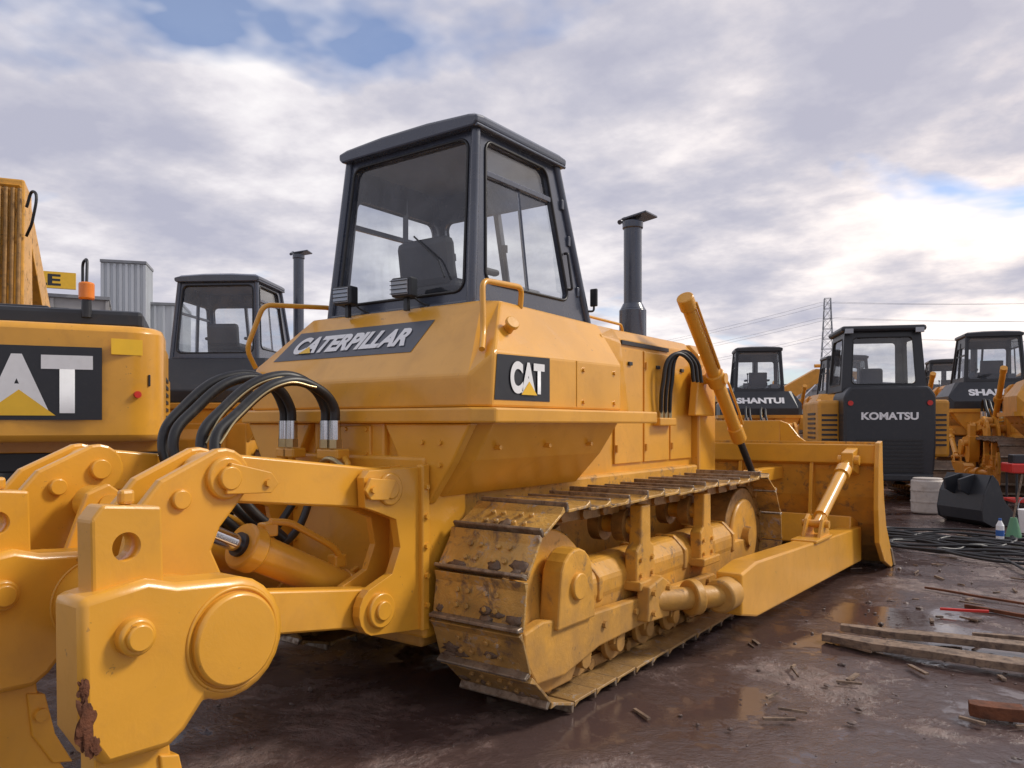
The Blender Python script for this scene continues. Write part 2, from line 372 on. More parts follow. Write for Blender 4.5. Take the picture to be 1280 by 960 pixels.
        bz=bmesh.new()
        for yy in (.7,1.1):
            for zz in (1.74,1.94): addcyl(bz,(1.03,yy,zz),(1.042,yy,zz),.014,seg=6)
        fin('tank_bolts',bz,body,rt)
    # ---------------- cab
    zb,zt=2.30,3.41
    BL,BR=(-.62,.09,zb),(.62,.09,zb); TL,TR=(-.56,.21,zt),(.56,.21,zt)
    FL,FR=(-.64,1.42,zb),(.64,1.42,zb); UL,UR=(-.56,1.11,zt),(.56,1.11,zt)
    window_panel('cab_rear',[BL,BR,TR,TL],(.05,.95,.09,.955),.07,cab,rt,GLS)
    S,N2=window_panel('cab_right',[BR,FR,UR,TR],(.10,.84,.15,.955),.07,cab,rt,GLS)
    window_panel('cab_front',[FR,FL,UL,UR],(.06,.94,.14,.80),.07,cab,rt,GLS)
    window_panel('cab_left',[FL,BL,TL,UL],(.10,.92,.13,.78),.07,cab,rt,GLS)
    def bar(nm,a,b,w,d,m=cab):
        a=Vector(a);b=Vector(b); q=(b-a).to_track_quat('X','Z').to_matrix()
        bm=bmesh.new(); addbox(bm,(a+b)/2,((b-a).length,d,w),q); fin(nm,bm,m,rt,.004)
    bar('side_window_bar',S(.11,.77)-N2*.01,S(.83,.77)-N2*.01,.035,.03)
    flatpoly('side_upper_tint',[S(.11,.78)-N2*.03,S(.83,.78)-N2*.03,S(.83,.945)-N2*.03,S(.11,.945)-N2*.03],GLSD,rt)
    bar('side_slider_mullion',S(.48,.16)-N2*.028,S(.48,.76)-N2*.028,.022,.02)
    bar('front_mullion',(0,1.34,2.45),(0,1.12,3.36),.05,.04)
    bar('left_mullion',(-.60,.80,2.42),(-.55,.75,3.3),.05,.04)
    bar('left_bar',(-.57,.20,2.98),(-.57,1.2,2.98),.035,.03)
    for (a,b) in ((BL,TL),(BR,TR),(FL,UL),(FR,UR)):
        cyl('cab_post',a,b,.03,cab,rt,seg=12)
    prof=[(.585,3.405),(.612,3.43),(.612,3.478),(.54,3.512),(.2,3.53),(-.2,3.53),(-.54,3.512),(-.612,3.478),(-.612,3.43),(-.585,3.405)]
    bm=bmesh.new(); rings=[]
    for (yy,dz) in ((.15,-.03),(.22,0),(1.08,0),(1.17,-.03)):
        rings.append([bm.verts.new((px,yy,pz if pz<3.44 else pz+dz*(1 if pz>3.5 else .3))) for px,pz in prof])
    for a,b in zip(rings,rings[1:]):
        for i in range(len(prof)): bm.faces.new((a[i],a[(i+1)%10],b[(i+1)%10],b[i]))
    bm.faces.new(rings[0]); bm.faces.new(rings[-1][::-1]); fin('cab_roof',bm,cab,rt,.012,False,ang=40)
    rail('roof_gutter',[(.60,.16,3.415),(.60,1.16,3.415)],.012,cab,rt)
    box('roof_lining',(0,.66,3.385),(1.08,.86,.03),INT,rt)
    prism('cab_base','z',[(-.64,.07),(.64,.07),(.66,1.44),(-.66,1.44)],2.27,2.34,cab,rt,.01)
    box('seat_base',(.0,.62,2.42),(.42,.40,.16),SEAT,rt,.02); box('seat_cushion',(.0,.62,2.52),(.50,.48,.10),SEAT,rt,.04)
    box('seat_back',(.0,.38,2.68),(.46,.11,.32),SEAT,rt,.05,Matrix.Rotation(R(8),3,'X'))
    for sx in (-.29,.29): box('armrest',(sx,.62,2.64),(.06,.32,.045),SEAT,rt,.02)
    box('side_console',(.43,.7,2.43),(.16,.6,.2),INT,rt,.02)
    prism('dashboard','x',[(1.15,2.3),(1.36,2.3),(1.30,2.52),(1.18,2.6),(1.12,2.5)],-.3,.3,INT,rt,.02)
    for sx in (-.2,.25):
        cyl('control_lever',(sx,1.0,2.34),(sx*1.05,.9,2.82),.012,BLK,rt); cyl('lever_knob',(sx*1.05,.9,2.81),(sx*1.06,.895,2.86),.025,BLK,rt)
    if det>1:
        rail('door_handle',[(.625,1.17,2.55),(.66,1.17,2.55),(.64,1.14,2.80),(.61,1.14,2.80)],.01,BLK,rt,.02)
        rail('mirror_arm',[(.64,1.38,2.42),(.69,1.42,2.42),(.69,1.42,2.56)],.008,BLK,rt,.02); box('mirror',(.69,1.42,2.52),(.06,.02,.13),BLK,rt,.008)
        for zz in (2.55,2.9,3.15): box('door_hinge',(.63-(zz-2.3)*.06,1.36-(zz-2.3)*.25,zz),(.04,.03,.07),cab,rt,.005)
        rail('wiper_arm',[(.40,.10,2.50),(.33,.12,2.62),(.10,.15,2.80)],.006,BLK,rt,.02)
    # ---------------- hood
    hp=[(-.52,1.15),(.52,1.15),(.52,2.30),(.44,2.385),(.2,2.42),(-.2,2.42),(-.44,2.385),(-.52,2.30)]
    prism('engine_hood','y',hp,1.38,3.62,body,rt,.015)
    prism('radiator_guard','y',[(-.60,.95),(.60,.95),(.60,2.26),(.50,2.37),(-.50,2.37),(-.60,2.26)],3.60,4.02,body,rt,.02)
    box('radiator_grille',(0,4.03,1.7),(.95,.03,1.1),BLK,rt)
    for q in (1,-1):
        fc=[(0,1,2,3),(4,7,6,5),(1,5,6,2),(2,6,7,3),(0,4,5,1),(0,3,7,4)]
        hexa('cowl',[(q*.56,1.2,1.69),(q*.95,1.2,1.69),(q*.88,1.2,2.22),(q*.56,1.2,2.36),(q*.56,2.0,1.69),(q*.80,1.75,1.69),(q*.76,1.7,2.22),(q*.56,1.95,2.36)],fc,body,rt,.015)
    for sd in (1,-1):
        for (y0,y1) in ((2.02,2.52),(2.55,3.05),(3.08,3.55)):
            box('engine_door',(sd*.528,(y0+y1)/2,1.75),(.02,y1-y0,.95),body,rt,.006)
            if det>1:
                box('door_latch',(sd*.545,(y0+y1)/2,2.1),(.02,.06,.03),BLK,rt,.003)
                for zz in (1.4,2.1): cyl('door_pivot',(sd*.545,y0+.02,zz-.03),(sd*.545,y0+.02,zz+.03),.012,body,rt,seg=10)
        box('hood_slot',(sd*.525,2.6,2.27),(.02,.9,.035),BLK,rt,.002)
    if det>1:
        rail('hood_rail',[(.42,1.75,2.38),(.42,1.77,2.45),(.42,2.35,2.44),(.42,2.38,2.37)],.011,body,rt,.03)
        cyl('air_precleaner',(-.2,2.3,2.40),(-.2,2.3,2.62),.08,BLK,rt)
    e2=ex[:2]; z0,z1=ex[2:]
    cyl('muffler',(*e2,z0),(*e2,z0+.28),.125,cab,rt,bevel=.015); cyl('muffler_cone',(*e2,z0+.28),(*e2,z0+.33),.115,cab,rt,r2=.09)
    cyl('exhaust_pipe',(*e2,z0+.32),(*e2,z1),.083,cab,rt); cyl('exhaust_ring',(*e2,z1-.05),(*e2,z1+.02),.095,cab,rt,bevel=.01)
    box('exhaust_flap',(e2[0]+.05,e2[1]+.04,z1+.055),(.25,.24,.02),cab,rt,.005,Matrix.Rotation(R(-8),3,'Y'))
    cyl('exhaust_hinge',(e2[0]-.11,e2[1]-.05,z1+.02),(e2[0]-.11,e2[1]+.05,z1+.07),.022,cab,rt)
    # ---------------- lift cylinders
    for sd in (1,-1):
        x=sd*.78
        a=Vector((x,2.86,2.68)); b=Vector((x,4.62,1.05)); d=(b-a)
        cyl('lift_cylinder',a,a+d*.72,.062,body,rt,bevel=.006)
        cyl('lift_head',a+d*.68,a+d*.76,.074,body,rt,bevel=.01); cyl('lift_cap',a-d*.015,a+d*.04,.075,body,rt,bevel=.01)
        cyl('lift_rod',a+d*.7,b,.036,BLK if det>1 else CHR,rt)
        c=a+d*.40
        cyl('lift_trunnion',(sd*.58,c.y,c.z),(sd*.88,c.y,c.z),.05,body,rt)
        cyl('trunnion_collar',c-d*.03,c+d*.03,.088,body,rt,bevel=.01)
        prism('lift_yoke','x',[(c.y-.22,c.z-.35),(c.y+.25,c.z-.35),(c.y+.16,c.z+.06),(c.y,c.z+.14),(c.y-.14,c.z+.05)],sd*.59,sd*.67,body,rt,.012)
        if det>0:
            rail('cylinder_pipe',[a+Vector((sd*.075,.05,-.02)),a+Vector((sd*.075,.1,-.07)),a+d*.35+Vector((sd*.075,0,0)),a+d*.38+Vector((0,0,.09))],.012,body,rt)
            rail('cylinder_pipe',[a+d*.68+Vector((sd*.06,.06,.03)),a+d*.6+Vector((sd*.06,.07,.05)),a+d*.44+Vector((sd*.06,.07,.05)),a+d*.42+Vector((0,0,.09))],.012,body,rt)
        if det>1:
            for k in range(3):
                yy=2.78+k*.09
                tube('lift_hose',[(sd*.58,yy,1.66),(sd*.61,yy-.02,1.95),(sd*.66,yy+.06,2.20+.02*k),(sd*.74,yy+.24,2.17),(sd*.76,yy+.30,1.98)],.018,RUB,rt)
                cyl('hose_end',(sd*.58,yy,1.62),(sd*.582,yy,1.72),.022,GOLD,rt,seg=10)
            box('hose_manifold',(sd*.57,2.88,1.62),(.08,.34,.07),body,rt,.01)
        cyl('blade_pin',(x-.1,b.y,b.z),(x+.1,b.y,b.z),.06,body,rt)
        box('blade_lug',(x,b.y+.42,b.z),(.12,.85,.14),body,rt,.01)
    # ---------------- blade
    pr=[(6.12,.02),(5.86,.24),(5.68,.50),(5.56,.80),(5.50,1.10),(5.49,1.40)]
    bk=[(y-.05,z+.01) for y,z in pr][::-1]
    prism('blade_moldboard','x',pr+bk,-1.84,1.84,dm,rt,.006)
    prism('blade_spill_guard','x',[(5.44,1.36),(5.49,1.38),(5.53,1.64),(5.48,1.64)],-.80,.80,body,rt,.006)
    for sd in (1,-1):
        bm=bmesh.new(); addprism(bm,'y',[(sd*.80,1.38),(sd*1.12,1.38),(sd*1.02,1.45),(sd*.90,1.60),(sd*.80,1.64)],5.46,5.50); fin('spill_guard_wing',bm,body,rt,.006)
    prism('cutting_edge','x',[(6.08,0.01),(6.20,.0),(5.98,.22),(5.92,.22)],-1.88,1.88,GROUSE,rt,.004)
    prism('blade_lower_beam','x',[(5.25,.30),(5.70,.22),(5.66,.52),(5.30,.62)],-1.6,1.6,body,rt,.015)
    prism('blade_top_beam','x',[(5.36,1.18),(5.47,1.14),(5.46,1.38),(5.36,1.38)],-1.82,1.82,body,rt,.01)
    for sd in (1,-1):
        prism('blade_end_plate','x',[(6.14,.03),(6.0,.0),(5.62,.12),(5.34,.35),(5.28,.7),(5.30,1.15),(5.34,1.40),(5.49,1.42),(5.52,1.1),(5.58,.8),(5.70,.5)],sd*1.82,sd*1.87,body,rt,.008)
        for xx in (.35,1.15): prism('blade_rib','x',[(5.66,.5),(5.3,.6),(5.38,1.2),(5.48,1.2)],sd*xx,sd*(xx+.04),body,rt,.006)
        bm=bmesh.new()
        addprism(bm,'x',[(1.78,.27),(1.78,.56),(2.1,.60),(5.5,.49),(5.5,.12),(2.1,.20)],sd*1.47,sd*1.66)
        fin('push_arm',bm,body,rt,.015)
        box('push_arm_plate',(sd*1.565,3.9,.55),(.23,.55,.03),body,rt,.008)
        cyl('arm_ball_housing',(sd*1.56,1.60,.42),(sd*1.56,1.80,.42),.115,dm,rt,bevel=.02)
        cyl('arm_trunnion',(sd*1.27,1.16,.44),(sd*1.56,1.66,.42),.075,dm,rt)
        cyl('arm_trunnion_flange',(sd*1.42,1.42,.43),(sd*1.455,1.48,.43),.12,dm,rt,bevel=.01)
        prism('arm_mount','x',[(.98,.34),(1.30,.32),(1.32,.54),(1.2,.60),(1.0,.56)],sd*1.25,sd*1.34,dm,rt,.012)
        bz=bmesh.new()
        for yy in (1.04,1.26):
            for zz in (.39,.52): addcyl(bz,(sd*1.335,yy,zz),(sd*1.365,yy,zz),.02,seg=6)
        fin('mount_bolts',bz,dm,rt)
        a=Vector((sd*1.57,4.02,.66)); b=Vector((sd*1.60,5.18,1.22)); d=b-a
        cyl('tilt_brace',a+d*.12,a+d*.82,.062,body,rt); cyl('tilt_brace_end',a,a+d*.16,.04,body,rt); cyl('tilt_brace_screw',a+d*.8,b,.042,body,rt)
        cyl('tilt_collar',a+d*.74,a+d*.84,.08,body,rt)
        for q in (-.07,.07): prism('tilt_lug','x',[(3.82,.53),(4.2,.53),(4.10,.72),(4.02,.76),(3.94,.72)],sd*1.57+q-.015,sd*1.57+q+.015,body,rt,.005)
        cyl('tilt_pin',(sd*1.57-.12,4.02,.67),(sd*1.57+.12,4.02,.67),.035,body,rt)
        prism('tilt_top_lug','x',[(5.1,1.12),(5.1,1.3),(5.42,1.36),(5.42,1.05)],sd*1.60-.06,sd*1.60+.06,body,rt,.01)
        cyl('tilt_top_pin',(sd*1.5,5.17,1.22),(sd*1.71,5.17,1.22),.05,body,rt)
    if ripper: build_ripper(rt,body,det>1)
    LOD[0]=1
    return rt

def link(nm,p,q,r,x0,x1,mat,par):
    p=Vector(p);q=Vector(q); d=(q-p); a=math.degrees(math.atan2(d.y,d.x))
    pts=circ(p.x,p.y,r,a+90,a+270,10)+circ(q.x,q.y,r,a-90,a+90,10)
    prism(nm,'x',pts,x0,x1,mat,par,.012,True)
def build_ripper(rt,Y,fine=True):
    for sd in (1,-1):
        br=[(-.34,.48),(-.74,.53)]+circ(-.70,.65,.13,250,120,6)+[(-.60,.82),(-.54,.95),(-.57,1.10),(-.70,1.15),(-.79,1.18),(-.80,1.33),(-.76,1.365),(-.34,1.365)]
        for x0,x1 in ((.60,.65),(.42,.46)):
            prism('ripper_bracket','x',br,sd*x0,sd*x1,Y,rt,.01)
        box('bracket_web',(sd*.53,-.40,.93),(.15,.07,.86),Y,rt,.01)
        box('bracket_outer_flange',(sd*.655,-.37,.93),(.05,.06,.9),Y,rt,.01)
        link('upper_link',(-.62,1.262),(-1.58,1.375),.105,sd*.475,sd*.585,Y,rt)
        link('lower_link',(-.69,.65),(-1.66,.80),.10,sd*.475,sd*.585,Y,rt)
        cyl('upper_pin',(sd*.40,-.62,1.262),(sd*.675,-.62,1.262),.05,Y,rt,bevel=.006); cyl('upper_pin_boss',(sd*.585,-.62,1.262),(sd*.665,-.62,1.262),.085,Y,rt,bevel=.008)
        cyl('lower_pin',(sd*.40,-.69,.65),(sd*.69,-.69,.65),.05,Y,rt,bevel=.006); cyl('lower_pin_boss',(sd*.6,-.69,.65),(sd*.675,-.69,.65),.09,Y,rt,bevel=.008)
        rp=[(-1.60,.72),(-1.98,.80),(-2.02,1.05),(-1.97,1.25),(-1.86,1.38)]+circ(-1.58,1.375,.125,125,-50,9)+[(-1.60,1.17),(-1.64,1.08),(-1.58,.95)]
        for x0,x1 in ((.60,.65),(.41,.46)):
            prism('riser_plate','x',rp,sd*x0,sd*x1,Y,rt,.012)
        cyl('riser_pin',(sd*.38,-1.58,1.375),(sd*.70,-1.58,1.375),.05,Y,rt,bevel=.006); cyl('riser_pin_boss',(sd*.6,-1.58,1.375),(sd*.675,-1.58,1.375),.09,Y,rt,bevel=.01)
        cyl('riser_pin2',(sd*.38,-1.78,1.30),(sd*.67,-1.78,1.30),.04,Y,rt,bevel=.006)
        prism('pin_keeper','x',[(-1.60,1.31),(-1.38,1.30),(-1.34,1.34),(-1.38,1.39),(-1.58,1.44)],sd*.675,sd*.695,Y,rt,.004)
        prism('pin_keeper2','x',[(-.66,1.21),(-.78,1.22),(-.82,1.27),(-.78,1.33),(-.60,1.31)],sd*.665,sd*.685,Y,rt,.004)
        bz=bmesh.new()
        addcyl(bz,(sd*.69,-1.40,1.345),(sd*.71,-1.40,1.345),.018,seg=6); addcyl(bz,(sd*.68,-.77,1.27),(sd*.70,-.77,1.27),.018,seg=6)
        for zz in (.62,.78,.94,1.1,1.26): addcyl(bz,(sd*.67,-.37,zz),(sd*.695,-.37,zz),.016,seg=6)
        fin('ripper_bolts',bz,Y,rt)
        a=Vector((sd*.28,-1.66,1.22)); b=Vector((sd*.28,-.52,.66)); d=b-a
        cyl('ripper_rod',a,a+d*.5,.042,CHR,rt); cyl('ripper_cylinder',a+d*.38,a+d*.93,.092,Y,rt,bevel=.01)
        cyl('ripper_cyl_head',a+d*.36,a+d*.43,.115,Y,rt,bevel=.012); cyl('ripper_cyl_cap',a+d*.9,a+d*.96,.10,Y,rt,bevel=.01)
        cyl('rod_seal',a+d*.345,a+d*.362,.06,BLK,rt)
        box('cyl_port',a+d*.47+Vector((0,.03,.12)),(.07,.08,.07),Y,rt,.01); box('cyl_port_b',a+d*.86+Vector((0,.03,.12)),(.07,.08,.07),Y,rt,.01)
        rail('cyl_pipe',[a+d*.47+Vector((.02,.03,.16)),a+d*.55+Vector((.03,.05,.19)),a+d*.8+Vector((.03,.05,.17)),a+d*.87+Vector((.02,.03,.14))],.018,Y,rt,.04)
        cyl('cyl_base_pin',(sd*.16,b.y,b.z),(sd*.42,b.y,b.z),.055,Y,rt); cyl('cyl_top_pin',(sd*.14,a.y,a.z),(sd*.42,a.y,a.z),.05,Y,rt)
        cyl('cyl_eye',(sd*.22,a.y,a.z),(sd*.34,a.y,a.z),.085,Y,rt,bevel=.01)
        prism('cyl_ear','x',[(-.40,.48),(-.56,.56),(-.60,.68),(-.54,.74),(-.40,.80)],sd*.18,sd*.215,Y,rt,.008)
        prism('riser_inner','x',[(-1.70,.90),(-1.90,.90),(-1.76,1.28),(-1.66,1.32),(-1.58,1.26),(-1.60,1.15)],sd*.15,sd*.19,Y,rt,.01)
    box('lower_cross_member',(0,-1.15,.715),(.98,.30,.07),Y,rt,.012,Matrix.Rotation(R(-8.8),3,'X'))
    cyl('ripper_beam',(-1.08,-1.85,.84),(1.06,-1.85,.84),.175,Y,rt,seg=48)
    for cx in (1.0,0,-1.0):
        cp=[(-2.37,.66),(-2.375,1.07),(-2.16,1.10),(-2.06,1.07)]+circ(-1.85,.84,.215,95,-120,14)+[(-2.03,.57),(-2.09,.53),(-2.30,.54)]
        prism('shank_carrier','x',cp,cx-.075,cx+.11,Y,rt,.026,True)
        sh=[(-2.30,.30),(-2.315,1.30),(-2.28,1.345),(-2.085,1.325),(-2.075,.95),(-2.06,.55),(-2.03,.30),(-1.94,.12),(-1.80,.03),(-1.86,.0),(-2.1,.06),(-2.24,.16)]
        so_=prism('ripper_shank','x',sh,cx-.048,cx+.055,Y,rt,.010)
        if fine: cut(so_,(cx-.2,-2.205,1.205),(cx+.2,-2.205,1.205),.047)
        box('shank_nub',(cx,-2.18,1.36),(.035,.05,.05),Y,rt,.012)
        cyl('shank_pin',(cx-.15,-2.215,.93),(cx+.150,-2.215,.93),.060,Y,rt,bevel=.01); cyl('shank_pin_head',(cx+.145,-2.215,.93),(cx+.166,-2.215,.93),.043,Y,rt,bevel=.006)
        tube('weld_bead',[(cx+.110,-1.85+.178*math.cos(R(t)),.84+.178*math.sin(R(t))) for t in range(0,360,6)],.007,Y,rt,False,True)
        prism('shank_wear_plate','x',[(-2.10,.50),(-2.03,.48),(-1.99,.30),(-1.92,.16),(-2.0,.18),(-2.08,.32)],cx-.062,cx+.066,Y,rt,.006)
        cyl('wear_plate_bolt',(cx-.075,-2.05,.40),(cx+.085,-2.05,.40),.026,Y,rt)
    cyl('beam_end_cap',(1.10,-1.85,.84),(1.14,-1.85,.84),.165,Y,rt,seg=56,bevel=.012)
    cyl('beam_end_cap_left',(-1.10,-1.85,.84),(-1.145,-1.85,.84),.165,Y,rt,seg=56,bevel=.012)
    bm=bmesh.new()
    for (cy,cz,sy,sz) in ((-2.352,.70,.026,.075),(-2.36,.80,.016,.03),(-2.33,.62,.02,.03)):
        r=bmesh.ops.create_icosphere(bm,subdivisions=4,radius=1)
        for v in r['verts']:
            k=1+.9*noise.noise(v.co*2.2+Vector((cz*9,0,0))); v.co=Vector((1.105+v.co.x*.0075,cy+v.co.y*sy*k,cz+v.co.z*sz*k))
    fin('rust_patch',bm,RUST,rt,0,True)
    for i,(x0,x1,pk) in enumerate(((-.02,-.10,1.86),(.06,.02,1.83),(-.40,-.46,1.88),(-.33,-.36,1.86))):
        y0=-.47
        tube('ripper_hose',[(x0,y0,1.60),(x0,y0-.01,1.70),(x0-.01,y0-.12,pk-.03),((x0+x1)/2,y0-.34,pk),(x1,y0-.62,pk-.18),(x1+.02,y0-.76,1.50),(x1+.10,y0-.66,1.22),(x1+.16,y0-.45,1.0)],.029,RUB,rt)
        cyl('hose_ferrule',(x0,y0,1.50),(x0,y0,1.62),.034,CHR,rt); cyl('hose_nut',(x0,y0,1.46),(x0,y0,1.51),.040,GOLD,rt,seg=6)
        box('hose_block',(x0,y0+.02,1.425),(.10,.10,.06),Y,rt,.01)
        rail('steel_pipe',[(x0,y0,1.40),(x0,y0+.02,1.28),(x0+.1,y0+.08,1.25),(x0+.1,-.34,1.25)],.022,Y,rt,.04)
        if i in (0,1):
            tube('hose_stripe',[(x0+.026,y0-.16,pk-.025),((x0+x1)/2+.026,y0-.34,pk-.008),(x1+.026,y0-.62,pk-.188),(x1+.046,y0-.75,1.50)],.007,GOLD,rt)
    tube('thin_hose',[(.12,-.45,1.40),(.22,-.52,1.36),(.24,-.6,1.30),(.26,-.62,1.2)],.018,Y,rt)
    tube('thin_hose',[(-.16,-.42,1.32),(.05,-.50,1.40),(.20,-.5,1.34)],.016,GOLD,rt)
    tube('loose_hose',[(-.1,-.5,1.2),(.0,-.7,1.0),(.1,-.95,.95),(.22,-1.15,1.08)],.022,RUB,rt)
    tube('loose_hose',[(-.2,-.5,1.2),(-.15,-.8,.95),(-.1,-1.0,.92),(.2,-1.2,1.05)],.022,RUB,rt)

bulldozer('bulldozer')
bulldozer('bulldozer',(-7.5,3.6,0),R(32),1.14,1,cab=NAVY,body=YELB,tank=BLK,decal=False,ripper=False,ex=(.62,1.75,2.25,4.1))
bulldozer('bulldozer',(-3.9,19.0,0),R(25),1.1,0,cab=BLK,body=YELB,tank=BLK,label='SHANTUI',decal=False,ripper=True)
bulldozer('bulldozer',(1.75,22.0,0),R(18),1.2,0,cab=BLK,body=YELB,tank=BLK,label='SHANTUI',decal=False,ripper=True)
bulldozer('bulldozer',(-2.9,25.5,0),R(25),1.15,0,cab=BLK,body=YELB,tank=YELB,decal=False,ripper=True)
bulldozer('bulldozer',(-.2,29.5,0),R(15),1.15,0,cab=BLK,body=YELB,tank=YELB,decal=False,ripper=True)
bulldozer('bulldozer',(3.62,16.0,0),R(12),1.1,0,cab=BLK,body=YELB,tank=YELB,decal=False,ripper=True)

# ------------------------------------------------------------ excavator
def excavator(name,loc,rz,s,kind):
    if kind!='big': LOD[0]=0
    rt=root(name,loc,rz,s); m=YEL if kind=='big' else YELB
    big=kind=='big'
    for sd in (1,-1):
        track(rt,sd*1.05,1,(-1.35,.48),(1.35,.48),.38,34,.55,BLK if big else SHOEB,GROUSE)
        prism('side_frame','x',[(-1.4,.3),(1.4,.3),(1.35,.7),(-1.35,.7)],sd*.92,sd*1.2,BLK,rt,.02)
        for yy in (-1.35,1.35): cyl('track_wheel',(sd*.9,yy,.48),(sd*1.22,yy,.48),.30,BLK,rt)
        bm=bmesh.new()
        for i in range(7): addcyl(bm,(sd*.95,-1.0+i*.33,.26),(sd*1.2,-1.0+i*.33,.26),.10)
        fin('rollers',bm,BLK,rt)
    box('carbody',(0,0,.7),(1.7,1.5,.4),BLK,rt,.03); cyl('slew_ring',(0,0,.88),(0,0,1.08),.6,BLK,rt)
    h=1.35
    poly=[(h,-1.75)]+[(h,-2.05)]+[(h-.35+.35*math.cos(R(a)),-2.25-.35*math.sin(R(a))) for a in range(0,91,15)]+[(0,-2.66)]
    poly=poly+[(-a,b) for a,b in poly[::-1][1:]]
    z0,zt=(1.42,2.60) if big else (1.05,2.2)
    prism('counterweight','z',poly,z0,zt,m if big else BLK,rt,.07,True)
    prism('upper_deck','z',[(1.33,-1.76),(1.33,.9),(-1.33,.9),(-1.33,-1.76)],1.08,1.3,BLK,rt,.02)
    box('engine_house',(0,-.95,1.9),(2.64,1.62,1.3),m,rt,.05)
    box('engine_cover',(0,-1.55,zt+.09),(2.3,1.5,.2),BLK,rt,.05)
    box('right_box',(.95,.2,1.75),(.72,1.2,.95),m,rt,.04)
    bm=bmesh.new()
    for i in range(8): addbox(bm,(1.325,-1.0,1.5+i*.09),(.02,.9,.04))
    fin('louvres',bm,BLK,rt)
    dx=-.5 if big else 0
    x0,x1,y0,y1=-1.33+dx,-.33+dx,-.35,1.35; zb,zc=1.3,3.0
    A=[(x0,y0,zb),(x1,y0,zb),(x1,y1,zb),(x0,y1,zb)]; B=[(x0+.05,y0+.05,zc),(x1-.03,y0+.05,zc),(x1-.03,y1-.25,zc),(x0+.05,y1-.25,zc)]
    for i,nm in enumerate(('rear','right','front','left')):
        j=(i+1)%4; window_panel('cab_'+nm,[A[i],A[j],B[j],B[i]],(.08,.92,.45 if i!=2 else .25,.93),.06,BLK,rt,GLS)
    box('cab_roof',((x0+x1)/2,.4,zc+.04),(1.0,1.5,.10),BLK,rt,.04)
    box('seat',((x0+x1)/2,.35,1.9),(.5,.45,.15),SEAT,rt,.04); box('seat_back',((x0+x1)/2,.1,2.25),(.48,.13,.6),SEAT,rt,.05)
    if big:
        bo=-.72
        prism('boom','x',[(.3,1.4),(.9,1.2),(1.75,2.6),(1.65,4.9),(1.15,5.0),(1.05,3.0)],bo-.17,bo+.17,YELD,rt,.03)
        prism('stick','x',[(1.1,4.9),(1.6,5.0),(3.6,3.4),(4.9,1.3),(4.7,1.2),(3.0,3.2)],bo-.13,bo+.13,YELD,rt,.02)
        for sx in (-.12,-.04,.04,.12): tube('boom_hose',[(bo+sx,.95,2.4),(bo+sx,.98,3.2),(bo+sx,1.06,4.2),(bo+sx,1.1,4.85)],.028,CHAIN,rt)
        tube('boom_hose_loop',[(bo+.2,1.1,4.6),(bo+.3,1.0,4.8),(bo+.3,.95,4.4),(bo+.2,1.1,4.2)],.02,RUB,rt)
        bk=circ(4.8,.75,.55,60,300,12); prism('bucket','x',bk+[(4.8,1.3)],bo-.5,bo+.5,m,rt,.02)
    else:
        bp=[(.3,1.5),(.75,1.25),(1.4,2.2),(3.2,3.3),(5.3,3.5),(5.35,3.8),(3.1,3.95),(.9,2.7)]
        prism('boom','x',bp,-.27,.17,m,rt,.03)
        prism('stick','x',[(5.0,3.8),(5.45,3.95),(5.7,3.4),(6.2,1.5),(6.0,1.4),(5.2,3.2)],-.2,.1,m,rt,.02)
        for sx in (-.42,.32): cyl('boom_cylinder',(sx,1.2,1.5),(sx,2.3,2.5),.08,m,rt); cyl('boom_rod',(sx,2.3,2.5),(sx,3.0,3.2),.045,CHR,rt)
        cyl('stick_cylinder',(-.05,3.1,4.1),(-.05,4.6,4.15),.08,m,rt); cyl('stick_rod',(-.05,4.6,4.15),(-.05,5.2,4.0),.045,CHR,rt)
        bk=circ(6.1,1.0,.55,60,300,12); prism('bucket','x',bk+[(6.0,1.5)],-.55,.45,m,rt,.02)
    LOD[0]=1
    return rt
ex=excavator('excavator',(-7.0,1.08,0),R(58),1.0,'big')
flatpoly('counterweight_decal',[(-1.0,-2.668,1.64),(.80,-2.668,1.64),(.80,-2.668,2.36),(-1.0,-2.668,2.36)],DECAL,ex)
catlogo((-.62,-2.668,1.70),(1,0,0),(0,0,1),1.34,.58,ex)
flatpoly('warning_sticker',[(.88,-2.650,2.30),(1.16,-2.57,2.30),(1.16,-2.57,2.46),(.88,-2.650,2.46)],TRI,ex)
cyl('reflector',(1.10,-2.56,1.9),(1.12,-2.61,1.9),.035,RED,ex)
box('latch_handle',(1.22,-2.52,2.05),(.02,.04,.12),BLK,ex)
cyl('beacon_base',(.62,-2.3,2.70),(.62,-2.3,2.88),.05,BLK,ex); cyl('beacon',(.62,-2.3,2.88),(.62,-2.3,3.06),.075,ORL,ex,bevel=.02)
rail('beacon_guard',[(.56,-2.1,2.7),(.56,-2.1,3.30),(.62,-2.25,3.32),(.62,-2.3,3.05)],.015,BLK,ex)
box('engine_hatch',(-.3,-1.6,2.80),(1.1,1.0,.06),BLK,ex,.02)
excavator('excavator',(-10.6,37.5,0),R(-54),1.15,'rear')
excavator('excavator',(-1.6,44,0),R(-60),1.1,'rear')

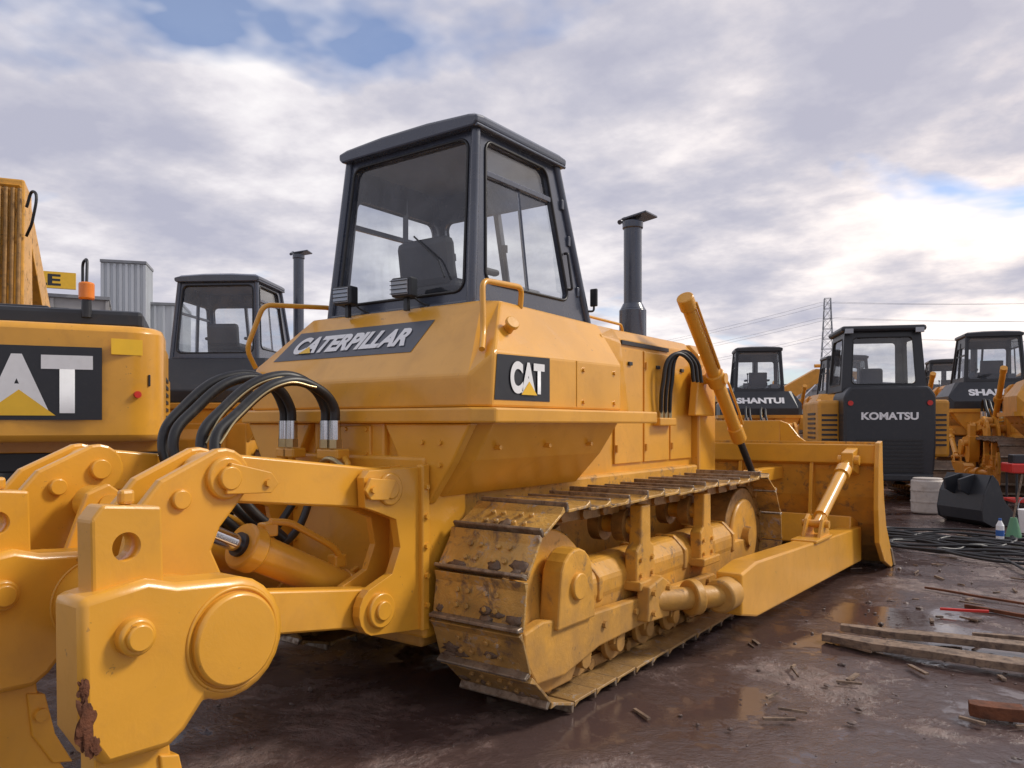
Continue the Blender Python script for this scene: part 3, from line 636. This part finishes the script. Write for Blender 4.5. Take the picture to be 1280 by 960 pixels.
def crawler_loader(loc,rz,s=1):
    rt=root('crawler_loader',loc,rz,s); LOD[0]=1
    for sd in (1,-1):
        track(rt,sd*.95,1,(-.2,.42),(2.4,.42),.34,32,.45,SHOEB,GROUSE)
        prism('side_frame','x',[(-.2,.25),(2.4,.25),(2.4,.6),(-.2,.6)],sd*.82,sd*1.08,YELB,rt,.02)
        for yy in (-.2,2.4): cyl('track_wheel',(sd*.8,yy,.42),(sd*1.12,yy,.42),.27,BLK,rt)
        box('side_body',(sd*1.02,.95,1.45),(.44,2.0,1.15),YELB,rt,.06)
        bm=bmesh.new()
        for i in range(7): addbox(bm,(sd*1.245,.7,1.15+i*.1),(.02,.9,.045))
        fin('louvres',bm,BLK,rt)
        bm=bmesh.new()
        for i in range(7): addbox(bm,(sd*1.02,-.055,1.12+i*.1),(.30,.02,.04))
        fin('rear_louvres',bm,BLK,rt)
    prism('radiator_block','y',[(-.80,.45),(.80,.45),(.84,1.1),(.84,2.1),(.72,2.28),(-.72,2.28),(-.84,2.1),(-.84,1.1)],-.55,.6,BLK,rt,.05)
    bm=bmesh.new()
    for i in range(9): addbox(bm,(0,-.56,.62+i*.075),(1.2,.03,.035))
    fin('rear_grille',bm,RUB,rt)
    box('rear_bumper',(0,-.62,.5),(1.5,.16,.14),BLK,rt,.03)
    for sx in (-.72,.72): cyl('rear_lamp',(sx,-.56,1.95),(sx,-.58,1.95),.05,RED,rt)
    box('main_body',(0,1.3,1.3),(1.6,1.9,1.5),YELB,rt,.05)
    text('rear_label','KOMATSU',(-.52,-.552,1.62),(1,0,0),(0,0,1),1.04,.15,WHT,rt,.04)
    z0,z1=2.2,3.42; A=[(-.80,-.1,z0),(.80,-.1,z0),(.80,1.4,z0),(-.80,1.4,z0)]; B=[(-.72,.0,z1),(.72,.0,z1),(.72,1.2,z1),(-.72,1.2,z1)]
    for i,nm in enumerate(('rear','right','front','left')):
        j=(i+1)%4; window_panel('cab_'+nm,[A[i],A[j],B[j],B[i]],(.12,.88,.12,.90),.08,BLK,rt,GLS)
    box('cab_roof',(0,.6,z1+.05),(1.6,1.45,.12),BLK,rt,.05); box('seat_back',(-.1,.5,2.5),(.45,.12,.4),SEAT,rt,.05)
    for sx in (-.66,.66): box('roof_lamp',(sx,-.13,z1),(.16,.06,.10),LAMP,rt,.01)
    for sd in (1,-1):
        prism('lift_arm','x',[(1.2,1.9),(1.6,2.1),(4.0,.9),(3.9,.6)],sd*.9,sd*1.0,YELB,rt,.02)
    bkk=circ(4.4,.62,.55,100,270,8); prism('bucket','x',bkk+[(5.0,.08)],-1.3,1.3,YELB,rt,.02)
crawler_loader((.25,14.3,0),R(24),1.04)

# ------------------------------------------------------------ ground
def mkground():
    bm=bmesh.new()
    def sp(n,half):
        out=[]
        for i in range(-n,n+1):
            t=i/n; out.append(math.copysign(half*(.010*abs(t)+.99*abs(t)**5.0),t) )
        return out
    xs=sp(110,1800); cx,cy=2.0,1.5
    V=[]
    for j in xs:
        row=[]
        for i in xs:
            x=cx+i; y=cy+j; d=math.hypot(i,j)
            f=max(0,1-d/30)
            z=0
            if f>0:
                z=(.035*noise.noise(Vector((x*.5,y*.5,0)))+.018*noise.noise(Vector((x*1.7,y*1.7,3)))+.012*noise.noise(Vector((x*4,y*4,7))))*min(1,f*1.5)-.012
                z=max(z,-.026)
            row.append(bm.verts.new((x,y,z)))
        V.append(row)
    for a in range(len(xs)-1):
        for b in range(len(xs)-1): bm.faces.new((V[a][b],V[a][b+1],V[a+1][b+1],V[a+1][b]))
    m=bpy.data.materials.new('wet_mud'); n=nt(m); L=n.links.new
    o=n.nodes.new('ShaderNodeOutputMaterial'); b=n.nodes.new('ShaderNodeBsdfPrincipled'); L(b.outputs[0],o.inputs[0])
    tc=n.nodes.new('ShaderNodeTexCoord'); v=tc.outputs['Object']
    big=noise_node(n,v,.45,3,.6,.3); mid=noise_node(n,v,1.5,6,.65,.5); fine=noise_node(n,v,10,6,.74,.2)
    rb=ramp(n,[(.3,(.10,.062,.053)),(.5,(.16,.103,.088)),(.72,(.25,.175,.15))]); L(mid.outputs[0],rb.inputs[0])
    rf=ramp(n,[(.3,g(.40)),(.7,g(1.4))]); L(fine.outputs[0],rf.inputs[0])
    c=mixc(n,1.0,rb.outputs[0],rf.outputs[0],'MULTIPLY')
    def MA(a,k,bb):
        q=n.nodes.new('ShaderNodeMath'); q.operation='MULTIPLY_ADD'; L(a,q.inputs[0]); q.inputs[1].default_value=k; L(bb,q.inputs[2]); return q.outputs[0]
    wsum=MA(fine.outputs[0],.30,MA(mid.outputs[0],.8,big.outputs[0]))
    mr=n.nodes.new('ShaderNodeMapRange'); L(wsum,mr.inputs[0]); mr.inputs[1].default_value=1.03; mr.inputs[2].default_value=1.22; mr.inputs[3].default_value=1; mr.inputs[4].default_value=0
    wet=mr.outputs[0]
    mp=n.nodes.new('ShaderNodeMapRange'); L(wsum,mp.inputs[0]); mp.inputs[1].default_value=.94; mp.inputs[2].default_value=.995; mp.inputs[3].default_value=1; mp.inputs[4].default_value=0
    pud=mp.outputs[0]
    c2=mixc(n,wet,c,(.080,.052,.047)); L(c2,b.inputs['Base Color'])
    r1=n.nodes.new('ShaderNodeMapRange'); L(wet,r1.inputs[0]); r1.inputs[3].default_value=.42; r1.inputs[4].default_value=.17
    r2=n.nodes.new('ShaderNodeMath'); r2.operation='MULTIPLY_ADD'; L(pud,r2.inputs[0]); r2.inputs[1].default_value=-.14; L(r1.outputs[0],r2.inputs[2]); r2.use_clamp=True; L(r2.outputs[0],b.inputs['Roughness'])
    b.inputs['Specular IOR Level'].default_value=.75
    ht=MA(fine.outputs[0],.50,mid.outputs[0])
    bp=n.nodes.new('ShaderNodeBump'); bp.inputs['Distance'].default_value=.11
    bs=n.nodes.new('ShaderNodeMapRange'); L(wet,bs.inputs[0]); bs.inputs[3].default_value=.9; bs.inputs[4].default_value=.30
    b2=n.nodes.new('ShaderNodeMath'); b2.operation='MULTIPLY_ADD'; L(pud,b2.inputs[0]); b2.inputs[1].default_value=-.27; L(bs.outputs[0],b2.inputs[2]); b2.use_clamp=True
    L(b2.outputs[0],bp.inputs['Strength'])
    L(ht,bp.inputs['Height']); L(bp.outputs[0],b.inputs['Normal'])
    fin('ground',bm,m,None,0,True,ang=180)
mkground()
STONE=paint('stone',(.12,.085,.07),.45,0,.5,(.05,.035,.03),.4,10,.1)
bm=bmesh.new()
for i in range(2200):
    x=random.uniform(-3,8); y=random.uniform(-2.5,13)
    if -1.5<x<1.4 and -.4<y<6.2: continue
    q=random.random()
    s=random.uniform(.004,.014) if q<.88 else (random.uniform(.014,.028) if q<.988 else random.uniform(.03,.045))
    r=bmesh.ops.create_icosphere(bm,subdivisions=1,radius=s)
    sc=(random.uniform(.6,1.6),random.uniform(.6,1.5),random.uniform(.4,.8))
    for v in r['verts']:
        v.co=Vector((v.co.x*sc[0],v.co.y*sc[1],v.co.z*sc[2]))*(1+random.uniform(-.2,.2))+Vector((x,y,s*.15-.01))
fin('gravel',bm,STONE,None)
def plank(pts,w,h,mat=WOOD,nm='wooden_plank'):
    a=Vector(pts[0]);b=Vector(pts[1]); d=b-a; q=d.to_track_quat('X','Z').to_matrix()
    bm=bmesh.new(); bmesh.ops.create_cube(bm,size=1); bmesh.ops.subdivide_edges(bm,edges=bm.edges[:],cuts=5,use_grid_fill=True)
    for v in bm.verts:
        c=Vector((v.co.x*d.length,v.co.y*w*(1 if v.co.x>-.49 else .6),v.co.z*h)); c+=Vector((0,noise.noise(Vector((c.x*3,c.y,1)))*.02,noise.noise(Vector((c.x*2,c.y*5,5)))*.012))
        v.co=q@c+(a+b)/2
    fin(nm,bm,mat,None,.004)
plank([(2.07,2.80,.04),(4.2,3.12,.05)],.13,.05)
plank([(2.02,2.50,.03),(4.1,2.42,.06)],.17,.05)
plank([(2.9,3.25,.02),(4.3,3.45,.03)],.05,.04)
plank([(2.75,4.25,.02),(3.5,4.0,.03)],.03,.03,RUST,'steel_rod')
plank([(2.35,4.9,.02),(3.3,4.55,.03)],.025,.02,RUST,'steel_rod')
plank([(2.6,3.95,.03),(2.95,4.0,.05)],.025,.02,RED,'red_handle_tool')
plank([(3.05,1.45,.03),(3.3,1.5,.04)],.10,.07,RUST,'brick')
bm=bmesh.new()
for i in range(90):
    x=random.uniform(1.5,4.4); y=random.uniform(.2,10); a=random.uniform(0,3.1); l=random.uniform(.04,.22)
    q=Matrix.Rotation(a,3,'Z'); addbox(bm,(x,y,.004),(l,random.uniform(.006,.03),.014),q)
fin('wood_scraps',bm,WOOD,None)
for k in range(5):
    cx,cy=2.5+random.uniform(-.5,.6),8.3+random.uniform(-.8,.8)
    pts=[]
    for i in range(26):
        a=i*.6+k; rr=.75+.3*math.sin(i*.9+k*2); pts.append((cx+rr*math.cos(a)*1.3,cy+rr*math.sin(a)*.6,.03+.02*(i%3)))
    tube('rubber_hose',pts,.017,RUB,None)
tube('rubber_hose',[(1.9,8.2,.03),(2.6,7.6,.03),(3.3,6.0,.03),(3.9,5.0,.03),(4.6,4.7,.03)],.016,RUB,None)
tube('rubber_hose',[(2.3,9.2,.03),(3.0,8.4,.04),(3.2,7.4,.03),(4.2,6.9,.03),(5.4,6.7,.03)],.016,RUB,None)
for k in range(6):
    tube('steel_cable',[(3.3+.06*k,6.5,.02),(3.7+.05*k,5.6,.06),(4.6,4.9-.09*k,.03)],.012,RUST,None)
dr=root('plastic_drum',(1.38,12.2,0)); cyl('drum_shell',(0,0,0),(0,0,.60),.27,DRUM,dr,bevel=.03,seg=32); cyl('drum_band',(0,0,.2),(0,0,.225),.28,DRUM,dr); cyl('drum_band_top',(0,0,.4),(0,0,.425),.28,DRUM,dr); cyl('drum_lid',(0,0,.60),(0,0,.63),.24,DRUM,dr,bevel=.01)
bk=root('loader_bucket',(2.05,10.9,0),R(-42))
pin=[(.70,.03),(.15,.02),(.02,.10),(-.02,.25),(.03,.48),(.16,.78)]; pout=[(.74,.0),(.14,-.01),(-.02,.08),(-.06,.25),(-.01,.50),(.12,.80)]
prism('bucket_shell','x',pin+pout[::-1],-.45,.45,BLK,bk,.005)
for sx in (-.475,.45): prism('bucket_side','x',[(.72,.0),(.14,-.01),(-.04,.08),(-.06,.25),(-.01,.50),(.14,.80),(.24,.70),(.36,.38)],sx,sx+.025,BLK,bk,.005)
bm=bmesh.new()
for i in range(5): addbox(bm,(-.40+i*.20,.80,.03),(.07,.18,.035))
fin('bucket_teeth',bm,GROUSE,bk,.005)
for sx in (-.15,.15): prism('bucket_ear','x',[(.02,.45),(-.18,.55),(-.20,.72),(.10,.80)],sx-.02,sx+.02,BLK,bk,.005)
br=root('broom',(2.84,9.3,0)); cyl('handle',(0,0,.3),(.10,.06,.9),.013,WOOD,br); cyl('bristles',(0,0,.0),(0,0,.30),.11,GRN,br,r2=.04)
bt=root('plastic_bottle',(2.70,9.0,0)); cyl('shell',(0,0,0),(0,0,.22),.05,WHT,bt,bevel=.01); cyl('label',(0,0,.07),(0,0,.15),.052,BLU,bt); cyl('neck',(0,0,.22),(0,0,.28),.045,WHT,bt,r2=.018); cyl('cap',(0,0,.28),(0,0,.31),.02,BLU,bt)
pb=root('plastic_bucket',(3.0,10.2,0)); cyl('shell',(0,0,0),(0,0,.34),.13,WHT,pb,r2=.16); tube('bail',[(-.16,0,.33),(-.1,0,.5),(.1,0,.5),(.16,0,.33)],.006,GREY,pb)
wt=root('tool_cart',(3.05,12.4,0),R(20)); box('tray',(0,0,.85),(1.0,.6,.16),RED,wt,.02); box('shelf',(0,0,.3),(.95,.55,.05),RED,wt,.01); cyl('gas_can',(.1,0,.93),(.1,0,1.2),.12,WHT,wt); box('toolbox',(-.28,0,1.0),(.32,.3,.16),BLK,wt,.02)
for sx in (-.42,.42):
    for sy in (-.25,.25): cyl('leg',(sx,sy,.08),(sx,sy,.78),.02,BLK,wt); cyl('wheel',(sx-.02,sy,.07),(sx+.02,sy,.07),.07,RUB,wt)

# ------------------------------------------------------------ buildings, tower, hills
LOD[0]=0
def corrug(name,base):
    m=bpy.data.materials.new(name); n=nt(m); L=n.links.new
    o=n.nodes.new('ShaderNodeOutputMaterial'); b=n.nodes.new('ShaderNodeBsdfPrincipled'); L(b.outputs[0],o.inputs[0])
    tc=n.nodes.new('ShaderNodeTexCoord'); w=n.nodes.new('ShaderNodeTexNoise'); mp=n.nodes.new('ShaderNodeMapping'); mp.inputs['Scale'].default_value=(1,1,.05); L(tc.outputs['Object'],mp.inputs[0]); L(mp.outputs[0],w.inputs['Vector']); w.inputs['Scale'].default_value=1.5
    r=ramp(n,[(.3,tuple(c*.8 for c in base)),(.7,base)]); L(w.outputs[0],r.inputs[0]); L(r.outputs[0],b.inputs['Base Color']); b.inputs['Roughness'].default_value=.6
    return m
SHEET=corrug('corrugated_sheet',(.60,.63,.66)); SHEET2=corrug('corrugated_sheet_grey',(.26,.27,.29)); CONC=paint('concrete',(.38,.37,.36),.8,0,.3,(.2,.19,.18),.1,.3,0)
def shed(name,loc,rz,w,d,h,mat,ribs=.9,win=True,rise=.03):
    rt=root(name,loc,rz); box('walls',(0,0,h/2),(w,d,h),mat,rt,.02)
    prism('roof','y',[(-w/2-.15,h),(w/2+.15,h),(w/2+.15,h+.2),(0,h+.2+w*rise),(-w/2-.15,h+.2)],-d/2-.2,d/2+.2,SHEET2,rt,.02)
    bm=bmesh.new(); k=int(w/ribs)
    for i in range(k+1):
        for sy in (-1,1): addbox(bm,(-w/2+i*w/k,sy*(d/2+.06),h/2),(.18,.12,h-.1))
    k=int(d/ribs)
    for i in range(k+1):
        for sx in (-1,1): addbox(bm,(sx*(w/2+.06),-d/2+i*d/k,h/2),(.12,.18,h-.1))
    fin('wall_ribs',bm,mat,rt)
    if win:
        bm=bmesh.new(); z=2.2
        while z<h-1:
            i=-w/2+1.5
            while i<w/2-1:
                addbox(bm,(i,-d/2-.1,z),(1.2,.15,1.1)); i+=2.4
            z+=3
        fin('windows',bm,BLK,rt)
    return rt
shed('steel_silo',(-56.0,27.6,0),R(52),2.9,2.9,13.8,SHEET,.4,False,.0)
shed('steel_warehouse',(-57,31.2,0),R(52),3.2,5,11.0,SHEET,.6,False,.0)
b2=shed('workshop_building',(-51.5,18.9,0),R(62),9,8,9.4,CONC,2.4,True,.0)
box('sign_board',(0,-4.3,10.4),(5.6,.25,1.0),TRI,b2,.02); text('sign_text','ELE',(-.2,-4.43,10.05),(1,0,0),(0,0,1),2.2,.7,BLK,b2,.03)
shed('storage_building',(-70,50,0),R(60),16,12,7.5,SHEET,1.2)
t1=shed('tall_warehouse',(10.5,70,0),R(29),14,9,18.0,SHEET2,.6,False)
box('stair_tower',(-7.6,-1,6.8),(1.2,4,13.6),SHEET2,t1,.05)
shed('site_office',(-20,95,0),R(20),30,10,5.5,CONC,3)
def lattice(loc,H,b,t):
    rt=root('transmission_tower',loc,R(20)); bm=bmesh.new(); N=13
    def c(k,i):
        f=k/N; w=b*(1-f)**1.15+t; s=((-1,-1),(1,-1),(1,1),(-1,1))[i%4]; return Vector((s[0]*w/2,s[1]*w/2,H*f))
    for k in range(N):
        for i in range(4):
            addcyl(bm,c(k,i),c(k+1,i),.11,seg=5); addcyl(bm,c(k,i),c(k+1,i+1),.06,seg=4); addcyl(bm,c(k,i+1),c(k+1,i),.06,seg=4); addcyl(bm,c(k+1,i),c(k+1,i+1),.06,seg=4)
    fin('lattice',bm,GREY,rt)
    return rt
lattice((-48,206,0),34,3.4,1.5)
wr=root('power_lines')
for k,z in enumerate((24.5,29,33)):
    for sx in (-2,2):
        for (bx,by,bz) in ((190,190,z+4),(-300,260,z-2)):
            P=[]
            for i in range(25):
                t=i/24; a=Vector((-48+sx*.9,206+sx*.3,z)); b=Vector((bx,by+sx,bz)); p=a.lerp(b,t); p.z-=9*4*t*(1-t); P.append(p)
            tube('wire',P,.03,GREY,wr,False)
FOL=bpy.data.materials.new('distant_foliage'); n=nt(FOL); L=n.links.new
o=n.nodes.new('ShaderNodeOutputMaterial'); b=n.nodes.new('ShaderNodeBsdfPrincipled'); L(b.outputs[0],o.inputs[0]); tc=n.nodes.new('ShaderNodeTexCoord')
q=noise_node(n,tc.outputs['Object'],.12,6,.7); r=ramp(n,[(.35,(.06,.075,.06)),(.65,(.12,.14,.115))]); L(q.outputs[0],r.inputs[0]); L(r.outputs[0],b.inputs['Base Color']); b.inputs['Roughness'].default_value=.9
bm=bmesh.new(); rows=[]
NA=240
for ir,(rad,hh) in enumerate(((330,0),(350,10),(380,17),(430,24),(520,26),(650,0))):
    row=[]
    for i in range(NA+1):
        a=R(-60+i*(200/NA))
        z=hh*(.75+.5*noise.noise(Vector((a*5,ir*.3,0)))+.22*noise.noise(Vector((a*40,ir,2)))+.12*noise.noise(Vector((a*160,ir,4)))) if hh else -1
        row.append(bm.verts.new((3.5+math.sin(R(-76)+a)*rad,-3.5+math.cos(R(-76)+a)*rad,z)))
    rows.append(row)
for A,B in zip(rows,rows[1:]):
    for i in range(NA): bm.faces.new((A[i],A[i+1],B[i+1],B[i]))
fin('wooded_hills',bm,FOL,None,0,True,ang=180)

# ------------------------------------------------------------ world, sun
SUN_AZ=44; SUN_EL=40
sd=Vector((math.sin(R(SUN_AZ))*math.cos(R(SUN_EL)),math.cos(R(SUN_AZ))*math.cos(R(SUN_EL)),math.sin(R(SUN_EL))))
w=bpy.data.worlds.new('World'); scene.world=w; w.use_nodes=True; n=w.node_tree; n.nodes.clear(); L=n.links.new
try:
    w.cycles.sampling_method='MANUAL'; w.cycles.sample_map_resolution=256
except Exception: pass
o=n.nodes.new('ShaderNodeOutputWorld'); bg=n.nodes.new('ShaderNodeBackground'); L(bg.outputs[0],o.inputs[0]); bg.inputs[1].default_value=.105
sky=n.nodes.new('ShaderNodeTexSky'); sky.sky_type='NISHITA'; sky.sun_disc=False; sky.sun_elevation=R(SUN_EL); sky.sun_rotation=R(SUN_AZ)
tc=n.nodes.new('ShaderNodeTexCoord'); sp=n.nodes.new('ShaderNodeSeparateXYZ'); L(tc.outputs['Generated'],sp.inputs[0])
def M(op,a,b=None,c=None):
    m=n.nodes.new('ShaderNodeMath'); m.operation=op
    for s,v in zip(m.inputs,(a,b,c)):
        if v is None: continue
        if isinstance(v,(int,float)): s.default_value=v
        else: L(v,s)
    return m.outputs[0]
den=M('ADD',M('MAXIMUM',sp.outputs[2],0.0),.17)
cb=n.nodes.new('ShaderNodeCombineXYZ'); L(M('DIVIDE',sp.outputs[0],den),cb.inputs[0]); L(M('DIVIDE',sp.outputs[1],den),cb.inputs[1]); cb.inputs[2].default_value=2.3
n1=noise_node(n,cb.outputs[0],1.8,7,.52,.1); n2=noise_node(n,cb.outputs[0],.62,2,.5,.1); n3=noise_node(n,cb.outputs[0],5.5,5,.58,.0)
sh=M('ADD',M('MULTIPLY',n1.outputs[0],.55),M('ADD',M('MULTIPLY',n2.outputs[0],.22),M('MULTIPLY',n3.outputs[0],.23)))
cr=ramp(n,[(.40,(4.7,4.75,5.8)),(.455,(5.6,5.55,6.4)),(.50,(6.7,6.5,7.1)),(.54,(8.0,7.7,8.1)),(.60,(9.6,9.3,9.4))]); L(sh,cr.inputs[0])
dp=n.nodes.new('ShaderNodeVectorMath'); dp.operation='DOT_PRODUCT'; L(tc.outputs['Generated'],dp.inputs[0]); dp.inputs[1].default_value=(math.sin(R(14))*.95,math.cos(R(14))*.95,.30)
gl=M('POWER',M('MAXIMUM',dp.outputs['Value'],0),7)
gw=n.nodes.new('ShaderNodeCombineXYZ'); hi=ramp(n,[(.45,g(.15)),(.52,g(.5)),(.57,g(1))]); L(sh,hi.inputs[0]); gg=M('MULTIPLY',gl,hi.outputs[0])
L(M('MULTIPLY',gg,3.4),gw.inputs[0]); L(M('MULTIPLY',gg,2.1),gw.inputs[1]); L(M('MULTIPLY',gg,.9),gw.inputs[2])
ccc=mixc(n,1.0,cr.outputs[0],gw.outputs[0],'ADD')
n4=noise_node(n,cb.outputs[0],1.1,5,.55,.2)
cov=ramp(n,[(.355,g(.12)),(.44,g(1))]); L(n4.outputs[0],cov.inputs[0])
skb=mixc(n,1.0,sky.outputs[0],(1.25,1.3,1.5),'MULTIPLY')
fc=mixc(n,cov.outputs[0],skb,ccc); L(fc,bg.inputs[0])
sl=bpy.data.lights.new('sun','SUN'); sl.energy=2.7; sl.angle=R(12); sl.color=(1,.93,.82); so=bpy.data.objects.new('sun',sl); COL.objects.link(so)
so.rotation_euler=sd.to_track_quat('Z','Y').to_euler()
# ------------------------------------------------------------ camera
cam=bpy.data.cameras.new('camera'); co=bpy.data.objects.new('camera',cam); COL.objects.link(co); scene.camera=co
co.location=(3.52,-3.49,1.6); co.rotation_euler=(R(90),0,R(36)); cam.lens=27.2; cam.sensor_width=36; cam.shift_y=50/1280; cam.clip_end=4000; cam.clip_start=.05
scene.view_settings.view_transform='Standard'; scene.view_settings.look='None'; scene.view_settings.exposure=0
print('done')
